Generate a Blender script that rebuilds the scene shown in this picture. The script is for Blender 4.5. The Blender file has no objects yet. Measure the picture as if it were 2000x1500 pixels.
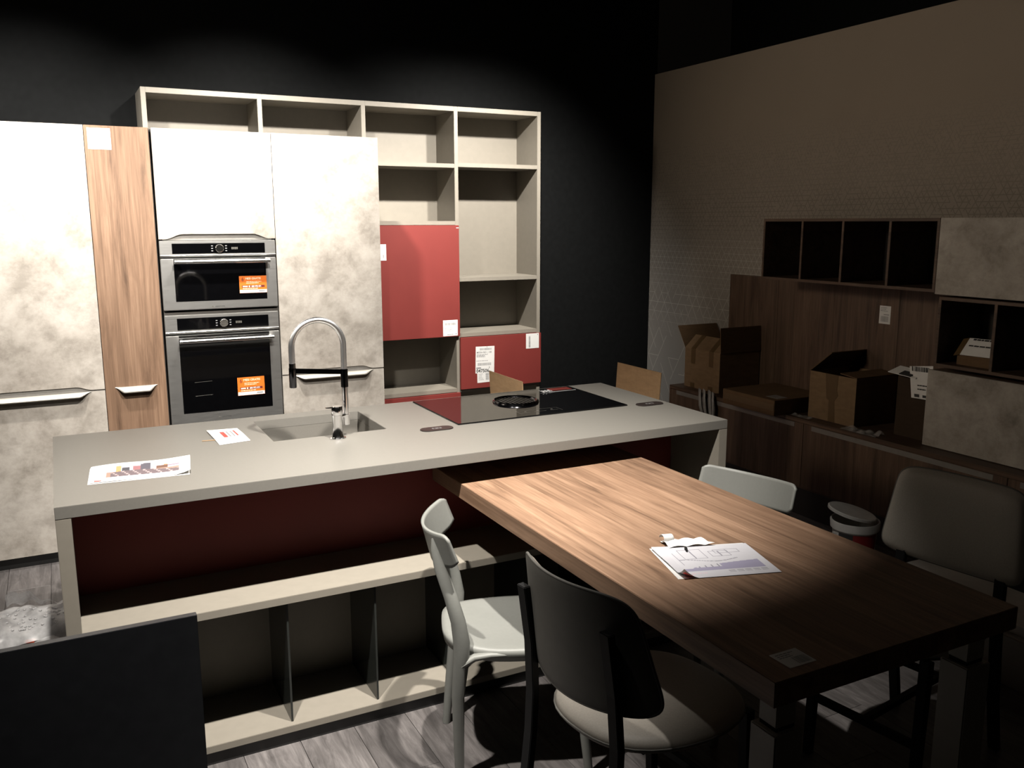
import bpy, bmesh, math, random
from mathutils import Vector, Matrix
random.seed(7)
sc = bpy.context.scene
COL = sc.collection

# ------------------------------------------------------------------ camera
def cam_basis(yaw, pitch, roll):
    cy, sy, cp, sp = math.cos(yaw), math.sin(yaw), math.cos(pitch), math.sin(pitch)
    f = Vector((sy*cp, cy*cp, sp)); r = Vector((cy, -sy, 0)); u = r.cross(f)
    c, s = math.cos(roll), math.sin(roll)
    return c*r+s*u, -s*r+c*u, f
cam_d = bpy.data.cameras.new('camera'); cam = bpy.data.objects.new('camera', cam_d); COL.objects.link(cam)
cr, cu, cf = cam_basis(0.4768, -0.1818, -0.0009)
M = Matrix.Identity(4)
for i in range(3):
    M[i][0] = cr[i]; M[i][1] = cu[i]; M[i][2] = -cf[i]
M[0][3], M[1][3], M[2][3] = -0.491, -4.9356, 1.753
cam.matrix_world = M
cam_d.sensor_width = 36; cam_d.lens = 36*1717.6/2000; cam_d.clip_start = .05
sc.camera = cam

# ------------------------------------------------------------------ world, lights, exposure
w = bpy.data.worlds.new('world'); sc.world = w; w.use_nodes = True
w.node_tree.nodes['Background'].inputs[0].default_value = (1.0, .84, .66, 1)
w.node_tree.nodes['Background'].inputs[1].default_value = 0.0014
vs = sc.view_settings
vs.view_transform = 'Standard'; vs.look = 'None'; vs.gamma = 1; vs.exposure = 0; vs.use_curve_mapping = False

def spot(name, loc, aim, watt, cone, blend, rad=.03, col=(1, .945, .87)):
    d = bpy.data.lights.new(name, 'SPOT'); d.energy = watt; d.spot_size = math.radians(cone); d.spot_blend = blend
    d.shadow_soft_size = rad; d.color = col
    o = bpy.data.objects.new(name, d); COL.objects.link(o); o.location = loc
    o.rotation_euler = (Vector(aim)-Vector(loc)).to_track_quat('-Z', 'Y').to_euler()
    return o
# ceiling track in front of the tall units and bookshelf
for x, wt in ((-.6, 560), (.62, 600), (1.83, 300), (2.26, 390)):
    spot('ceiling_spot_rear', (x, -.7, 3.03), (x+.02, .62, 1.72), wt, 84, 1., .035)
# ceiling track over the island, aimed at the tall units
for x, ax, wt in ((-.6, -.6, 360), (.35, .3, 400)):
    spot('ceiling_spot_middle', (x, -1.95, 3.0), (ax, 0, 1.15), wt, 58, 1., .035)
# ceiling track above the dining table, aimed at the island
for x, ax, wt in ((-.34, .05, 660), (.75, .9, 740)):
    spot('ceiling_spot_front', (x, -3.0, 3.0), (ax, -2.05, .9), wt, 73, 1., .03)
spot('wall_fill_spot', (-3.5, -1.0, 3.2), (3.8, -1.3, 2.0), 335, 46, 1., .4, (1, .86, .68))  # added spot, unseen at far left, to fill the right wall evenly
# dim fill lamp added behind the viewer, out of view
for loc, e in (((2.2, -7.4, 3.2), 3),):
    d = bpy.data.lights.new('fill_lamp', 'POINT'); d.energy = e; d.shadow_soft_size = .25; d.color = (1, .84, .64)
    o = bpy.data.objects.new('fill_lamp', d); COL.objects.link(o); o.location = loc

# ------------------------------------------------------------------ material helpers
class NT:
    def __init__(s, name):
        s.m = bpy.data.materials.new(name); s.m.use_nodes = True; s.t = s.m.node_tree
        s.b = s.t.nodes['Principled BSDF']
    def n(s, typ, **kw):
        x = s.t.nodes.new(typ)
        for k, v in kw.items(): setattr(x, k, v)
        return x
    def l(s, a, b): s.t.links.new(a, b)
    def math(s, op, a, b=None, c=None):
        x = s.n('ShaderNodeMath', operation=op)
        for i, v in enumerate((a, b, c)):
            if v is None: continue
            if isinstance(v, (int, float)): x.inputs[i].default_value = v
            else: s.l(v, x.inputs[i])
        return x.outputs[0]
    def coord(s, scale=(1, 1, 1), rot=(0, 0, 0), loc=(0, 0, 0), kind='Object'):
        tc = s.n('ShaderNodeTexCoord'); mp = s.n('ShaderNodeMapping')
        mp.inputs['Scale'].default_value = scale; mp.inputs['Rotation'].default_value = rot; mp.inputs['Location'].default_value = loc
        s.l(tc.outputs[kind], mp.inputs[0]); return mp.outputs[0]
    def noise(s, vec, scale, detail=4, rough=.55, dist=0):
        x = s.n('ShaderNodeTexNoise'); x.inputs['Scale'].default_value = scale; x.inputs['Detail'].default_value = detail
        x.inputs['Roughness'].default_value = rough; x.inputs['Distortion'].default_value = dist
        s.l(vec, x.inputs['Vector']); return x.outputs['Fac']
    def ramp(s, fac, stops):
        x = s.n('ShaderNodeValToRGB'); e = x.color_ramp.elements
        while len(e) < len(stops): e.new(.5)
        for i, (p, c) in enumerate(stops):
            e[i].position = p; e[i].color = (*c, 1) if len(c) == 3 else c
        s.l(fac, x.inputs[0]); return x.outputs[0]
    def mix(s, fac, a, b, typ='MIX'):
        x = s.n('ShaderNodeMix', data_type='RGBA', blend_type=typ)
        for k, v in ((0, fac), (6, a), (7, b)):
            if isinstance(v, (int, float)): x.inputs[k].default_value = v
            elif isinstance(v, tuple): x.inputs[k].default_value = (*v, 1)
            else: s.l(v, x.inputs[k])
        return x.outputs[2]
    def bump(s, h, strength=.1, dist=.002):
        x = s.n('ShaderNodeBump'); x.inputs['Strength'].default_value = strength; x.inputs['Distance'].default_value = dist
        s.l(h, x.inputs['Height']); s.l(x.outputs[0], s.b.inputs['Normal'])
    def set(s, rough=.5, metal=0, spec=.5, **kw):
        s.b.inputs['Roughness'].default_value = rough; s.b.inputs['Metallic'].default_value = metal
        s.b.inputs['Specular IOR Level'].default_value = spec
        for k, v in kw.items(): s.b.inputs[k.replace('_', ' ')].default_value = v
        return s.m

def plain(name, c, rough=.5, metal=0, var=.06, scale=30, spec=.5, bump=0, **kw):
    t = NT(name); v = t.coord()
    f = t.noise(v, scale, 3)
    a = tuple(max(0, x*(1-var)) for x in c); b = tuple(min(1, x*(1+var)) for x in c)
    t.l(t.ramp(f, ((.3, a), (.7, b))), t.b.inputs['Base Color'])
    if bump: t.bump(f, bump, .001)
    return t.set(rough, metal, spec, **kw)

def concrete(name, seed=0.):
    t = NT(name); v = t.coord(loc=(seed, seed*.7, seed*1.3))
    big = t.noise(v, 2.6, 5, .6, .3); mid = t.noise(v, 9.0, 8, .7, .15); fine = t.noise(t.coord(scale=(1, 1, 1.6)), 45, 4, .6)
    c1 = t.ramp(mid, ((.36, (.22, .198, .172)), (.46, (.37, .345, .31)), (.56, (.5, .47, .43)), (.7, (.585, .56, .52))))
    c2 = t.ramp(big, ((.35, (.3, .27, .24)), (.5, (.46, .43, .39)), (.62, (.57, .54, .5))))
    c = t.mix(.5, c1, c2); c = t.mix(.25, c, t.ramp(fine, ((.3, (.25, .23, .21)), (.7, (.6, .57, .53)))), 'SOFT_LIGHT')
    c = t.mix(1., c, (.72, .71, .70), 'MULTIPLY'); t.l(c, t.b.inputs['Base Color']); t.bump(mid, .08, .002)
    return t.set(.62, 0, .3)

def walnut(name, grain, pitch, cross, dark=1., tones=None, seglen=60.):
    """grain axis and the axis across which the staves follow each other ('x','y','z')"""
    t = NT(name); tc = t.n('ShaderNodeTexCoord'); sp = t.n('ShaderNodeSeparateXYZ'); t.l(tc.outputs['Object'], sp.inputs[0])
    ax = {'x': sp.outputs[0], 'y': sp.outputs[1], 'z': sp.outputs[2]}
    row = t.math('FLOOR', t.math('DIVIDE', ax[cross], pitch))
    wn = t.n('ShaderNodeTexWhiteNoise', noise_dimensions='1D'); t.l(row, wn.inputs['W'])
    seg = t.math('FLOOR', t.math('ADD', t.math('DIVIDE', ax[grain], seglen), t.math('MULTIPLY', wn.outputs['Value'], 5.)))
    wn2 = t.n('ShaderNodeTexWhiteNoise', noise_dimensions='2D'); cb = t.n('ShaderNodeCombineXYZ'); t.l(row, cb.inputs[0]); t.l(seg, cb.inputs[1]); t.l(cb.outputs[0], wn2.inputs['Vector'])
    off = t.n('ShaderNodeVectorMath', operation='SCALE'); t.l(wn2.outputs['Color'], off.inputs[0]); off.inputs['Scale'].default_value = 9.
    add = t.n('ShaderNodeVectorMath', operation='ADD'); t.l(tc.outputs['Object'], add.inputs[0]); t.l(off.outputs[0], add.inputs[1])
    def stretched(k):
        mp = t.n('ShaderNodeMapping'); s = [1., 1., 1.]; s['xyz'.index(grain)] = k; mp.inputs['Scale'].default_value = s; t.l(add.outputs[0], mp.inputs[0]); return mp.outputs[0]
    g1 = t.noise(stretched(.09), 16, 6, .62, .9); g2 = t.noise(stretched(.025), 120, 4, .6, .2)
    c = t.ramp(g1, ((.28, (.13*dark, .078*dark, .05*dark)), (.44, (.24*dark, .148*dark, .096*dark)), (.6, (.315*dark, .2*dark, .132*dark)), (.8, (.37*dark, .245*dark, .168*dark))))
    c = t.mix(.35, c, t.ramp(g2, ((.35, (.2, .2, .2)), (.65, (.75, .75, .75)))), 'SOFT_LIGHT')
    tone = t.ramp(wn2.outputs['Value'], ((0, tones[0]), (1, tones[1])) if tones else ((0, (.68, .66, .64)), (1, (1.12, 1.1, 1.08))))
    c = t.mix(1., c, tone, 'MULTIPLY')
    t.l(c, t.b.inputs['Base Color']); t.bump(g2, .05, .001)
    return t.set(.48, 0, .35)

def brushed(name, c, rough, axis=0):
    t = NT(name); s = [220, 220, 220]; s[axis] = 1.5
    f = t.noise(t.coord(scale=tuple(s)), 8, 3)
    t.l(t.ramp(f, ((.3, tuple(x*.94 for x in c)), (.7, tuple(min(1, x*1.05) for x in c)))), t.b.inputs['Base Color'])
    t.l(t.ramp(f, ((.3, (rough*.85,)*3), (.7, (rough*1.15,)*3))), t.b.inputs['Roughness'])
    t.b.inputs['Anisotropic'].default_value = .5
    t.b.inputs['Metallic'].default_value = 1
    return t.m

def cardboard(name, c=(.345, .225, .125)):
    t = NT(name); f = t.noise(t.coord(scale=(1, 1, 4)), 14, 5, .6); g = t.noise(t.coord(scale=(60, 60, 2)), 4, 2)
    k = t.mix(.4, t.ramp(f, ((.3, tuple(x*.86 for x in c)), (.7, tuple(x*1.1 for x in c)))), t.ramp(g, ((.3, (.42,)*3), (.7, (.58,)*3))), 'SOFT_LIGHT')
    t.l(k, t.b.inputs['Base Color']); t.bump(g, .06, .001)
    return t.set(.85, 0, .2)

def printed(name, rough=.6):
    t = NT(name); a = t.n('ShaderNodeVertexColor', layer_name='ink')
    f = t.noise(t.coord(), 60, 2)
    t.l(t.mix(.06, a.outputs['Color'], t.ramp(f, ((.3, (.6,)*3), (.7, (1,)*3))), 'MULTIPLY'), t.b.inputs['Base Color'])
    return t.set(rough, 0, .3)

def wallpaper():
    t = NT('wallpaper_triangles'); tc = t.n('ShaderNodeTexCoord'); sp = t.n('ShaderNodeSeparateXYZ'); t.l(tc.outputs['Object'], sp.inputs[0])
    a, b = sp.outputs[1], sp.outputs[2]
    def lattice(h, wd, seed, keep, diag_only=False):
        rows = []
        for k, (ca, cb_) in enumerate(((0, 1), (.8660, .5), (.8660, -.5))):
            q = t.math('DIVIDE', t.math('ADD', t.math('MULTIPLY', a, ca), t.math('MULTIPLY', b, cb_)), h)
            d = t.math('ABSOLUTE', t.math('SUBTRACT', t.math('FRACT', q), .5))
            on = t.math('GREATER_THAN', d, .5-wd/h)
            # along-line coordinate broken in segments that may be missing
            p = t.math('DIVIDE', t.math('SUBTRACT', t.math('MULTIPLY', b, ca), t.math('MULTIPLY', a, cb_)), h*1.1547)
            cb = t.n('ShaderNodeCombineXYZ'); t.l(t.math('FLOOR', t.math('ADD', q, .5)), cb.inputs[0]); t.l(t.math('FLOOR', p), cb.inputs[1]); cb.inputs[2].default_value = seed+k
            wn = t.n('ShaderNodeTexWhiteNoise', noise_dimensions='3D'); t.l(cb.outputs[0], wn.inputs['Vector'])
            kk = keep*.35 if (diag_only and k == 0) else keep
            rows.append(t.math('MULTIPLY', on, t.math('LESS_THAN', wn.outputs['Value'], kk)))
        return t.math('MAXIMUM', t.math('MAXIMUM', rows[0], rows[1]), rows[2])
    def band(z0, z1, f=.12):
        up = t.n('ShaderNodeMapRange'); up.inputs[1].default_value = z0-f; up.inputs[2].default_value = z0+f; t.l(b, up.inputs[0])
        dn = t.n('ShaderNodeMapRange'); dn.inputs[1].default_value = z1-f; dn.inputs[2].default_value = z1+f; dn.inputs[3].default_value = 1; dn.inputs[4].default_value = 0; t.l(b, dn.inputs[0])
        return t.math('MULTIPLY', up.outputs[0], dn.outputs[0])
    l1 = t.math('MULTIPLY', lattice(.115, .0024, 1, .5, True), band(-1, .98))
    l2 = t.math('MULTIPLY', lattice(.075, .002, 5, .85), band(.98, 1.3))
    l3 = t.math('MULTIPLY', lattice(.045, .0014, 9, .95), band(1.3, 1.62))
    light = t.math('MAXIMUM', t.math('MAXIMUM', l1, l2), l3)
    l4 = t.math('MULTIPLY', lattice(.032, .0024, 13, .8), band(1.62, 2.02))
    l5 = t.math('MULTIPLY', lattice(.022, .0022, 17, .55), band(1.95, 2.3))
    fine = t.math('MAXIMUM', l4, t.math('MULTIPLY', l5, .6))
    f = t.noise(tc.outputs['Object'], 2.2, 3)
    zz = t.n('ShaderNodeMapRange'); zz.inputs[1].default_value = .4; zz.inputs[2].default_value = 2.4; t.l(b, zz.inputs[0])
    base = t.mix(zz.outputs[0], (.26, .25, .235), (.25, .208, .165))
    base = t.mix(.15, base, t.ramp(f, ((.3, (.4,)*3), (.7, (.6,)*3))), 'SOFT_LIGHT')
    c = t.mix(t.math('MULTIPLY', light, .75), base, (.46, .43, .385))
    c = t.mix(t.math('MULTIPLY', fine, .55), c, (.13, .11, .09))
    t.l(c, t.b.inputs['Base Color'])
    return t.set(.75, 0, .2)

def floorwood():
    t = NT('grey_laminate'); oi = t.n('ShaderNodeObjectInfo'); tc = t.n('ShaderNodeTexCoord')
    off = t.n('ShaderNodeVectorMath', operation='SCALE'); cb = t.n('ShaderNodeCombineXYZ')
    for i in range(3): t.l(oi.outputs['Random'], cb.inputs[i])
    t.l(cb.outputs[0], off.inputs[0]); off.inputs['Scale'].default_value = 37
    add = t.n('ShaderNodeVectorMath', operation='ADD'); t.l(tc.outputs['Object'], add.inputs[0]); t.l(off.outputs[0], add.inputs[1])
    mp = t.n('ShaderNodeMapping'); mp.inputs['Scale'].default_value = (1, .12, 1); t.l(add.outputs[0], mp.inputs[0])
    g = t.noise(mp.outputs[0], 30, 8, .72, .8); big = t.noise(add.outputs[0], 5, 3, .5, .3)
    c = t.ramp(g, ((.3, (.055, .05, .048)), (.5, (.105, .096, .094)), (.7, (.17, .157, .153))))
    c = t.mix(.5, c, t.ramp(big, ((.3, (.3,)*3), (.7, (.7,)*3))), 'SOFT_LIGHT')
    c = t.mix(1., c, t.ramp(oi.outputs['Random'], ((0, (.78,)*3), (1, (1.08,)*3))), 'MULTIPLY')
    t.l(c, t.b.inputs['Base Color']); t.bump(g, .12, .001)
    return t.set(.5, 0, .4)

def film(name, alpha, c=(.85, .85, .86), rough=.25, scale=45):
    t = NT(name); f = t.noise(t.coord(), scale, 4)
    t.l(t.ramp(f, ((.3, tuple(x*.85 for x in c)), (.7, c))), t.b.inputs['Base Color'])
    t.l(t.ramp(f, ((.35, (alpha*.75,)*3), (.65, (min(1, alpha*1.2),)*3))), t.b.inputs['Alpha'])
    return t.set(rough, 0, .6)

MT = dict(
    concrete=concrete('concrete_laminate'), concrete2=concrete('concrete_laminate_b', 3.3),
    walnut_v=walnut('walnut_vertical', 'z', .155, 'x', .6, ((.9, .88, .86), (1.1, 1.08, 1.06))), walnut_t=walnut('walnut_table', 'y', .098, 'x', .74, ((.86, .84, .82), (1.08, 1.06, 1.04))),
    walnut_r=walnut('walnut_wall', 'z', .16, 'y', .36, ((.8, .8, .8), (1.05, 1.05, 1.05))), walnut_d=walnut('walnut_dark', 'y', .3, 'z', .3),
    taupe=plain('taupe_lacquer', (.2, .182, .152), .5, var=.03, spec=.35), stone=plain('grey_worktop_laminate', (.143, .136, .122), .42, var=.025, scale=120, spec=.4),
    sink=plain('grey_composite_sink', (.135, .127, .112), .5, var=.05, scale=200),
    red=plain('oxblood_laminate', (.165, .0255, .0215), .55, var=.06, scale=3, spec=.35), black=plain('black_paint', (.0068, .0072, .0074), .7, var=.1, spec=.04),
    ceiling=plain('black_ceiling', (.006, .006, .006), .9, var=.1), panel=plain('black_panel_lacquer', (.02, .021, .024), .35, var=.1, spec=.4),
    plinth=plain('black_plinth', (.012, .012, .012), .5), steel=brushed('brushed_steel', (.62, .615, .6), .5), bright=brushed('bright_steel', (.8, .79, .77), .2),
    neck=brushed('satin_chrome', (.85, .85, .85), .36, 2), chrome=plain('chrome', (.82, .82, .83), .13, 1, var=.02), gun=plain('dark_chrome', (.06, .06, .065), .16, 1, var=.05),
    glass=plain('black_glass', (.0015, .0015, .0018), .04, spec=.5, var=.1), smoke=plain('smoked_partition', (.02, .022, .02), .18, var=.1),
    alu=plain('satin_champagne_aluminium', (.62, .59, .53), .35, .6, var=.03), aludark=plain('grey_aluminium', (.2, .19, .17), .4, .6),
    chair=plain('grey_polypropylene', (.155, .158, .146), .5, var=.03, scale=80, spec=.4), hide=plain('taupe_leatherette', (.30, .275, .24), .55, var=.07, scale=220, bump=.08),
    hideback=plain('taupe_shell', (.1, .096, .086), .6, var=.05), metal=plain('black_metal', (.012, .012, .0125), .6, .0, var=.1, spec=.15), leg=plain('grey_metal_leg', (.33, .315, .28), .45, var=.03),
    card=cardboard('cardboard'), card2=cardboard('dark_cardboard', (.12, .073, .038)), card_dim=cardboard('dimmed_cardboard', (.19, .125, .07)), card4=cardboard('black_brown_cardboard', (.04, .026, .016)), tape=plain('brown_tape', (.1, .062, .025), .4), white=plain('white_label', (.66, .655, .64), .6, var=.02),  # sideboard cartons use the same cardboard, darkened to imitate their dim light
    ink=plain('grey_ink', (.2, .2, .205), .7), inkd=plain('black_ink', (.03, .03, .03), .7), orange=plain('orange_print', (.62, .14, .014), .45, var=.04), maroon=plain('maroon_print', (.12, .016, .012), .5),
    cream=plain('cream_ink', (.95, .72, .5), .6), whiteink=plain('white_ink', (.9, .88, .86), .6), redp=plain('red_print', (.7, .05, .04), .5), redd=plain('dark_red_label', (.22, .015, .015), .5), brown=plain('brown_plastic_cap', (.02, .0145, .0135), .4), pict=plain('grey_pictogram', (.12, .115, .115), .5),
    pvc=plain('white_plastic', (.6, .59, .56), .45), paper=printed('printed_paper'), wallp=wallpaper(), floor=floorwood(), wrap=film('bubble_wrap_film', .6, (.7, .695, .7), .35, 14), filmc=film('clear_film', .22, (.8, .8, .8), .08),
    orangep=plain('orange_scrap', (.8, .12, .05), .5), inner=plain('dark_interior', (.03, .026, .022), .7), grey=plain('grey_plastic_film', (.24, .24, .235), .4, var=.25, scale=20), groove=plain('grip_profile', (.21, .2, .185), .45, .3))

# ------------------------------------------------------------------ mesh helpers
OFF = {}
def root_off(p):
    return OFF.get(p.name, Vector((0, 0, 0))) if p is not None else Vector((0, 0, 0))
def thing(name, label, cat, loc=(0, 0, 0), rz=0, group=None):
    o = bpy.data.objects.new(name, None); COL.objects.link(o); o.location = loc; o.rotation_euler = (0, 0, rz); o.empty_display_size = .05
    o['label'] = label; o['category'] = cat
    if group: o['group'] = group
    OFF[o.name] = Vector(loc) if rz == 0 else Vector((0, 0, 0))
    return o
def tag(o, label, cat, group=None):
    o['label'] = label; o['category'] = cat
    if group: o['group'] = group
    return o
class MB:
    def __init__(s): s.v = []; s.f = []; s.c = []
    def add(s, vs, fs):
        k = len(s.v); s.v += [tuple(x) for x in vs]; s.f += [tuple(i+k for i in f) for f in fs]; return s
    def box(s, x0, x1, y0, y1, z0, z1):
        return s.add([(x0, y0, z0), (x1, y0, z0), (x1, y1, z0), (x0, y1, z0), (x0, y0, z1), (x1, y0, z1), (x1, y1, z1), (x0, y1, z1)],
                     [(0, 3, 2, 1), (4, 5, 6, 7), (0, 1, 5, 4), (1, 2, 6, 5), (2, 3, 7, 6), (3, 0, 4, 7)])
    def hexa(s, b, t):
        return s.add(list(b)+list(t), [(0, 3, 2, 1), (4, 5, 6, 7), (0, 1, 5, 4), (1, 2, 6, 5), (2, 3, 7, 6), (3, 0, 4, 7)])
    def quad(s, a, b, c, d): return s.add([a, b, c, d], [(0, 1, 2, 3)])
    def prism(s, poly, d0, d1, axis='y'):
        n = len(poly); mk = {'y': lambda p, d: (p[0], d, p[1]), 'x': lambda p, d: (d, p[0], p[1]), 'z': lambda p, d: (p[0], p[1], d)}[axis]
        return s.add([mk(p, d0) for p in poly]+[mk(p, d1) for p in poly],
                     [tuple(range(n)), tuple(range(2*n-1, n-1, -1))]+[(i, i+n, (i+1) % n+n, (i+1) % n) for i in range(n)])
    def tube(s, path, rad, n=14, cap=True, ref=None):
        path = [Vector(p) for p in path]; m = len(path)
        rads = rad if isinstance(rad, (list,)) else [rad]*m
        t0 = (path[1]-path[0]).normalized(); r = Vector(ref) if ref else (Vector((0, 0, 1)) if abs(t0.z) < .9 else Vector((1, 0, 0)))
        a = (r-t0*r.dot(t0)).normalized(); vs = []
        for i, p in enumerate(path):
            t = (path[min(i+1, m-1)]-path[max(i-1, 0)]).normalized()
            a = (a-t*a.dot(t)).normalized(); b = t.cross(a)
            ra = rads[i]; ra, rb = ra if isinstance(ra, tuple) else (ra, ra)
            for k in range(n):
                q = 2*math.pi*k/n; vs.append(p+a*(math.cos(q)*ra)+b*(math.sin(q)*rb))
        fs = [(i*n+k, i*n+(k+1) % n, (i+1)*n+(k+1) % n, (i+1)*n+k) for i in range(m-1) for k in range(n)]
        if cap: fs += [tuple(range(n-1, -1, -1)), tuple((m-1)*n+k for k in range(n))]
        return s.add(vs, fs)
    def lathe(s, prof, n=40, c=(0, 0, 0)):
        vs = []; m = len(prof)
        for r, z in prof:
            for k in range(n):
                q = 2*math.pi*k/n; vs.append((c[0]+r*math.cos(q), c[1]+r*math.sin(q), c[2]+z))
        fs = [(i*n+k, i*n+(k+1) % n, (i+1)*n+(k+1) % n, (i+1)*n+k) for i in range(m-1) for k in range(n)]
        if prof[0][0] > 1e-6: fs.append(tuple(range(n-1, -1, -1)))
        if prof[-1][0] > 1e-6: fs.append(tuple((m-1)*n+k for k in range(n)))
        return s.add(vs, fs)
    def grid(s, fn, nu, nv, colf=None):
        k = len(s.v)
        for j in range(nv+1):
            for i in range(nu+1): s.v.append(tuple(fn(i/nu, j/nv)))
        for j in range(nv):
            for i in range(nu):
                a = k+j*(nu+1)+i; s.f.append((a, a+1, a+nu+2, a+nu+1))
                if colf: s.c.append(colf((i+.5)/nu, (j+.5)/nv))
        return s
    def obj(s, name, m, parent=None, smooth=False, bevel=0, seg=2, solid=0, sub=0, local=False, merge=False, kind=None):
        off = Vector((0, 0, 0)) if local else root_off(parent)
        me = bpy.data.meshes.new(name); me.from_pydata([Vector(v)-off for v in s.v], [], s.f)
        bm = bmesh.new(); bm.from_mesh(me)
        if merge: bmesh.ops.remove_doubles(bm, verts=bm.verts, dist=1e-5)
        if not s.c: bmesh.ops.recalc_face_normals(bm, faces=bm.faces)
        if bevel:
            es = [e for e in bm.edges if len(e.link_faces) == 2 and e.calc_face_angle(0) > .5]
            bmesh.ops.bevel(bm, geom=es, offset=bevel, segments=seg, affect='EDGES', clamp_overlap=True)
        bm.to_mesh(me); bm.free()
        if s.c:
            at = me.color_attributes.new('ink', 'FLOAT_COLOR', 'CORNER')
            for p in me.polygons:
                for li in p.loop_indices: at.data[li].color = (*s.c[p.index], 1)
        me.materials.append(MT[m] if isinstance(m, str) else m)
        if smooth:
            for p in me.polygons: p.use_smooth = True
            if smooth != 'all': me.set_sharp_from_angle(angle=math.radians(40))
        o = bpy.data.objects.new(name, me); COL.objects.link(o)
        if parent is not None: o.parent = parent; OFF[o.name] = off
        else: OFF[o.name] = Vector((0, 0, 0))
        if solid:
            md = o.modifiers.new('thickness', 'SOLIDIFY'); md.thickness = solid; md.offset = 0
        if sub:
            md = o.modifiers.new('smooth', 'SUBSURF'); md.levels = sub; md.render_levels = sub
        if kind: o['kind'] = kind
        return o
def box(name, m, parent, x0, x1, y0, y1, z0, z1, bevel=.0012, **k):
    return MB().box(x0, x1, y0, y1, z0, z1).obj(name, m, parent, bevel=bevel, **k)
def struct(name, m, *b, **k):
    o = box(name, m, None, *b, bevel=0, **k); o['kind'] = 'structure'; return o
def copy_tree(o, parent=None):
    c = o.copy(); COL.objects.link(c); c.parent = parent; OFF[c.name] = OFF.get(o.name, Vector((0, 0, 0)))
    for ch in list(o.children): copy_tree(ch, c)
    return c
def letters(body, size, o, r, u, m, parent, name='lettering', bold=0, align='LEFT', sx=1., local=False):
    """flat lettering: o lower-left point, r and u unit vectors"""
    cu = bpy.data.curves.new(name, 'FONT'); cu.body = body; cu.size = size; cu.align_x = align; cu.offset = bold; cu.resolution_u = 2
    t = bpy.data.objects.new(name, cu); COL.objects.link(t); bpy.context.view_layer.update()
    me = bpy.data.meshes.new_from_object(t.evaluated_get(bpy.context.evaluated_depsgraph_get()))
    bpy.data.objects.remove(t); bpy.data.curves.remove(cu)
    off = Vector((0, 0, 0)) if local else root_off(parent)
    o, r, u = Vector(o)-off, Vector(r), Vector(u)
    for v in me.vertices: v.co = o+r*(v.co.x*sx)+u*v.co.y
    me.materials.clear(); me.materials.append(MT[m]); me.name = name
    ob = bpy.data.objects.new(name, me); COL.objects.link(ob); ob.parent = parent; OFF[ob.name] = off
    return ob
class Face:
    """a flat printed sheet: origin o (lower-left), axes r (width) and u (height), normal n"""
    def __init__(s, o, r, u): s.o, s.r, s.u = Vector(o), Vector(r).normalized(), Vector(u).normalized(); s.n = s.r.cross(s.u)
    def p(s, a, b, d=0.): return s.o+s.r*a+s.u*b+s.n*d
    def rect(s, mb, a0, a1, b0, b1, d): mb.quad(s.p(a0, b0, d), s.p(a1, b0, d), s.p(a1, b1, d), s.p(a0, b1, d)); return mb
    def slab(s, mb, a0, a1, b0, b1, d0, d1):
        return mb.hexa([s.p(a0, b0, d0), s.p(a1, b0, d0), s.p(a1, b1, d0), s.p(a0, b1, d0)], [s.p(a0, b0, d1), s.p(a1, b0, d1), s.p(a1, b1, d1), s.p(a0, b1, d1)])
    def sheet(s, w_, h_, parent, m='white', name='sticker', t=.0008): return s.slab(MB(), 0, w_, 0, h_, 0, t).obj(name, m, parent)
    def bars(s, mb, a0, a1, b0, b1, d, vertical=True, n=26):
        rr = random.Random(int((a0+b0)*9999)+n); L = (a1-a0) if vertical else (b1-b0); x = 0
        while x < L:
            wd = L/n*rr.choice((.35, .35, .6, .95)); e = min(L, x+wd)
            if vertical: s.rect(mb, a0+x, a0+e, b0, b1, d)
            else: s.rect(mb, a0, a1, b0+x, b0+e, d)
            x = e+L/n*rr.choice((.35, .5, .7))
        return mb
    def lines(s, mb, a0, a1, b1, n, h_, gap, d, seed=0):
        rr = random.Random(seed+n)
        for i in range(n):
            y = b1-i*(h_+gap); x = a0; end = a0+(a1-a0)*rr.uniform(.6, 1)
            while x < end:
                e = min(end, x+(a1-a0)*rr.uniform(.06, .2)); s.rect(mb, x, e, y-h_, y, d); x = e+(a1-a0)*.025
        return mb
    def text(s, body, size, a, b, m, parent, d=.0011, **k): return letters(body, size, s.p(a, b, d), s.r, s.u, m, parent, **k)
XR, YU, ZU = (1, 0, 0), (0, 1, 0), (0, 0, 1)

# ================================================================== setting
struct('floor', 'plinth', -4, 4.6, -9, 1.0, -.05, -.006)
fl = bpy.data.objects['floor']
pw, pl = .19, 1.285
pm = MB().box(.0008, pw-.0008, .0008, pl-.0008, -.006, 0).obj('plank', 'floor', fl, bevel=.0008, seg=1, local=True)
first = True
nx0, nx1 = -9, 21
for i in range(nx0, nx1):
    s0 = random.uniform(0, pl)
    for j in range(-4, 2):
        y = j*pl-s0+.2
        if y > .95 or y+pl < -4.3: continue
        o = pm if first else pm.copy()
        if not first: COL.objects.link(o)
        first = False; o.location = (i*pw-.065, y, 0)
struct('wall_back', 'black', -4, 3.83, .945, 1.0, 0, 3.6)
struct('wall_right', 'wallp', 3.807, 3.87, -6.5, .944, 0, 2.888)
struct('wall_far', 'black', 4.6, 4.66, -9, 1.0, 0, 3.6)
struct('ceiling', 'ceiling', -4, 4.66, -9, 1.0, 3.6, 3.66)
struct('wall_left', 'black', -4.06, -4, -9, 1.0, 0, 3.6)

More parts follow.
